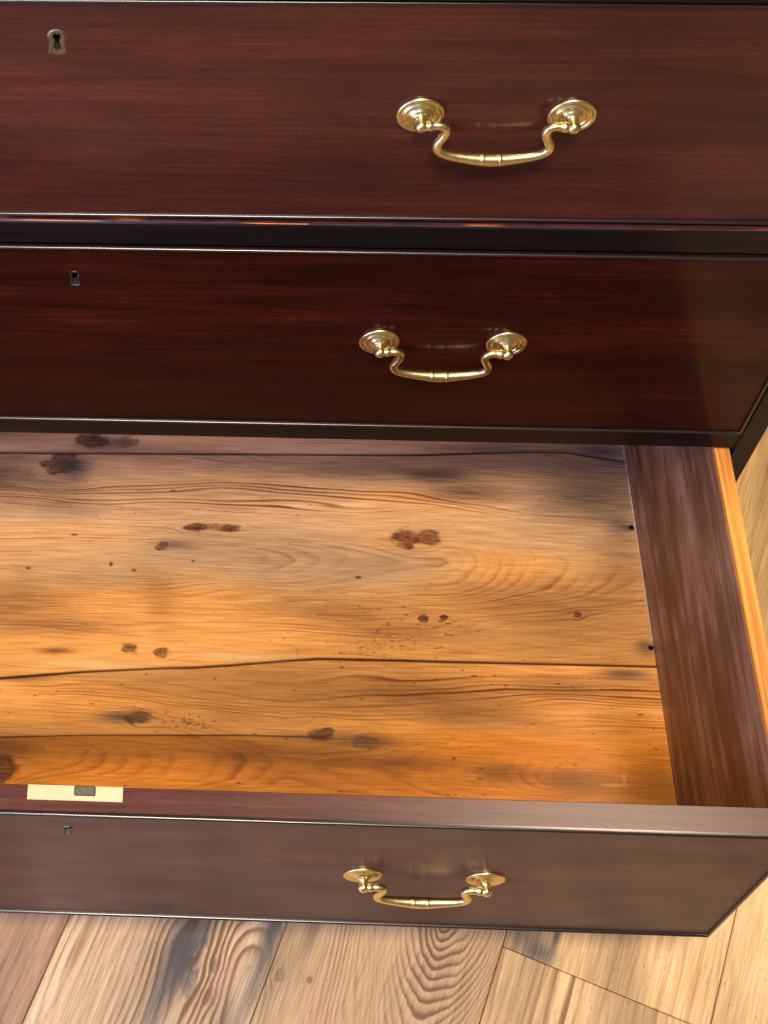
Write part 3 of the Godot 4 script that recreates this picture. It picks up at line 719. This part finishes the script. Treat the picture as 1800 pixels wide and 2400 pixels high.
func strip_board(a: Array, b: Array, y: float, th: float, x0: float, x1: float, z0: float, z1: float) -> SurfaceTool:
	# a board lying in the xz plane between two wavy edges a (back) and b (front), lists of Vector2(x, z)
	var st := stool()
	var xs := []
	for q in a + b: if not xs.has(q.x): xs.append(q.x)
	for k in 41: xs.append(lerpf(a[0].x, a[-1].x, k / 40.0))
	xs.sort()
	var uvf := func(p: Vector3, _n): return Vector2((p.x - x0) / (x1 - x0), (p.z - z0) / (z1 - z0))
	var c := 0.0006 if y > -0.69785 else 0.00015
	for i in xs.size() - 1:
		if xs[i + 1] - xs[i] < 1e-5: continue
		var r := []
		for x in [xs[i], xs[i + 1]]:
			var za := line_at(a, x); var zb := line_at(b, x)
			r.append([Vector3(x, y - th, za), Vector3(x, y - c, za), Vector3(x, y, za + c), Vector3(x, y, zb - c), Vector3(x, y - c, zb), Vector3(x, y - th, zb)])
		var outs := [Vector3.FORWARD, Vector3(0, 1, -1), Vector3.UP, Vector3(0, 1, 1), Vector3.BACK, Vector3.DOWN]
		for k in 6:
			quad(st, [r[0][k], r[1][k], r[1][(k + 1) % 6], r[0][(k + 1) % 6]], outs[k], uvf)
	return st

func line_at(pts: Array, x: float) -> float:
	for i in pts.size() - 1:
		if x <= pts[i + 1].x: return lerpf(pts[i].y, pts[i + 1].y, clampf((x - pts[i].x) / (pts[i + 1].x - pts[i].x), 0.0, 1.0))
	return pts[-1].y

func build_box(d: Node3D, y0: float, y1: float, lo: Vector3, hi: Vector3):
	# the open drawer's body; z here is measured from the drawer's own front, so room z = z + OPEN
	var yb := -0.6977            # upper face of the bottom boards
	var xin := 0.2628; var xout := RX - 0.0006
	var zb := -0.475
	var yt := y1 - 0.001
	# the front board's own top edge
	box("front_top_edge", Vector3(lo.x + 0.0003, y1 - bwid() - 0.004, -FT - 0.0003), Vector3(hi.x - 0.0003, y1 - 0.0003, -0.0009), 0.0005, M.top_edge, d)
	# sides and their pale upper edges
	for s in [[xin, xout, 1], [2 * CX - xout, 2 * CX - xin, -1]]:
		box("drawer_side", Vector3(s[0], y0 + 0.003, zb), Vector3(s[1], yt - 0.006, -FT - 0.0004), 0.0004, M.side, d, 2)
		var e := box("side_top_edge", Vector3(s[0] + 0.0001, yt - 0.0062, zb), Vector3(s[1] - 0.0001, yt, -FT - 0.0004), 0.0006, M.deal, d, 2)
		e.set_meta("label", "bare orange pine upper edge of the drawer side")
	box("drawer_back", Vector3(2 * CX - xin + 0.0003, yb - 0.004, zb), Vector3(xin - 0.0003, yt - 0.012, zb + 0.010), 0.0006, M.deal, d, 0)
	# bottom boards, in room coordinates moved into the drawer
	var L := 2 * CX - xin + 0.0002; var Rr := xin - 0.0002
	var ja := joint_a(); var jb := joint_b(); var jc := joint_c()
	var shift := func(j, dz, grow := []):
		var out := []
		for q in j: out.append(Vector2(q.x, q.y + dz))
		return out
	var flat := func(z): return [Vector2(L, z), Vector2(Rr, z)]
	var off := Vector3(0, 0, -OPEN)
	var add := func(a, b, y, m, x):
		var o := obj("bottom_board", strip_board(a, b, y, 0.007, -0.715, 0.264, x[0], x[1]), m, d); o.position = off
	add.call(flat.call(-0.168), shift.call(ja, -0.0002), yb + 0.0003, M.board_a, [-0.20, -0.115])
	add.call(shift.call(ja, 0.0002), shift.call(jb, -0.0009), yb, M.board_b, [-0.14, 0.11])
	# the crack between the two front boards closes to nothing past the middle
	var part := func(j, sgn):
		var out := []
		for q in j: out.append(Vector2(q.x, q.y + sgn * lerpf(0.0004, 0.00002, clampf((q.x + 0.17) / 0.16, 0.0, 1.0))))
		return out
	add.call(shift.call(jb, 0.0009), part.call(jc, -1.0), yb - 0.0004, M.board_c, [0.07, 0.29])
	add.call(part.call(jc, 1.0), flat.call(OPEN - FT - 0.0003), yb - 0.0004, M.board_c, [0.07, 0.29])
	# pale strip painted as light in the gap along the foot of the side, and two dark nails
	var gl := stool()
	var rng := RandomNumberGenerator.new(); rng.seed = 9
	for i in 60:
		var z0 := lerpf(-0.145, 0.055, i / 60.0); var z1 := lerpf(-0.145, 0.055, (i + 1) / 60.0)
		var w0 := rng.randf_range(0.0007, 0.0017)
		quad(gl, [Vector3(xin - w0, yb + 0.0002, z0), Vector3(xin - w0, yb + 0.0002, z1), Vector3(xin - 0.0001, yb + w0 * 0.8, z1), Vector3(xin - 0.0001, yb + w0 * 0.8, z0)], Vector3(-1, 1, 0), func(_p, _n): return Vector2.ZERO)
	var g := obj("gap_light_strip", gl, M.gap_light, d); g.position = off
	for q in [[0.2585, -0.0570], [0.2600, 0.0615]]:
		var ns := stool()
		lathe(ns, [Vector2(0.0022, 0.0), Vector2(0.0024, 0.0005), Vector2(0.0016, 0.001), Vector2(0.00001, 0.0011)], Vector3(q[0], yb, q[1]), Vector3.UP, Vector3.RIGHT, 12)
		var nl := obj("nail", ns, M.iron, d); nl.position = off
	box("lock_shadow_border", Vector3(-0.2550, y1 - 0.003, -FT - 0.0005), Vector3(-0.1867, y1 - 0.00045, -0.0081), 0.0002, M.hole, d)  # dark border painted as the shadow round the lock plate
	# the lock let into the top edge: brass plate and the end of its bolt
	var lp := box("lock_plate", Vector3(-0.2543, y1 - 0.004, -FT - 0.0006), Vector3(-0.1874, y1 - 0.0002, -0.0088), 0.0003, M.plate_brass, d)
	lp.set_meta("label", "pale brass lock plate")
	box("lock_bolt", Vector3(-0.2215, y1 - 0.003, -FT - 0.0004), Vector3(-0.2066, y1 + 0.0012, -0.0124), 0.0008, M.steel, d)

func bwid() -> float: return 0.0026

func joint_a() -> Array: return [Vector2(2 * CX - 0.2626, -0.119), Vector2(-0.3254, -0.1218), Vector2(-0.1363, -0.125), Vector2(0.0684, -0.1286), Vector2(0.175, -0.1352), Vector2(0.2099, -0.1352), Vector2(0.235, -0.131), Vector2(0.2626, -0.1265)]
func joint_b() -> Array: return [Vector2(2 * CX - 0.2626, 0.109), Vector2(-0.3073, 0.1067), Vector2(-0.2347, 0.0985), Vector2(-0.20, 0.0957), Vector2(-0.166, 0.0929), Vector2(-0.14, 0.0918), Vector2(-0.1053, 0.0885), Vector2(-0.06, 0.083), Vector2(-0.0285, 0.0800), Vector2(0.0961, 0.0794), Vector2(0.2626, 0.0788)]
func joint_c() -> Array: return [Vector2(2 * CX - 0.2626, 0.1625), Vector2(-0.3031, 0.1603), Vector2(-0.23, 0.1562), Vector2(-0.1684, 0.1543), Vector2(-0.10, 0.1522), Vector2(-0.0265, 0.1518), Vector2(0.05, 0.158), Vector2(0.15, 0.156), Vector2(0.2626, 0.157)]
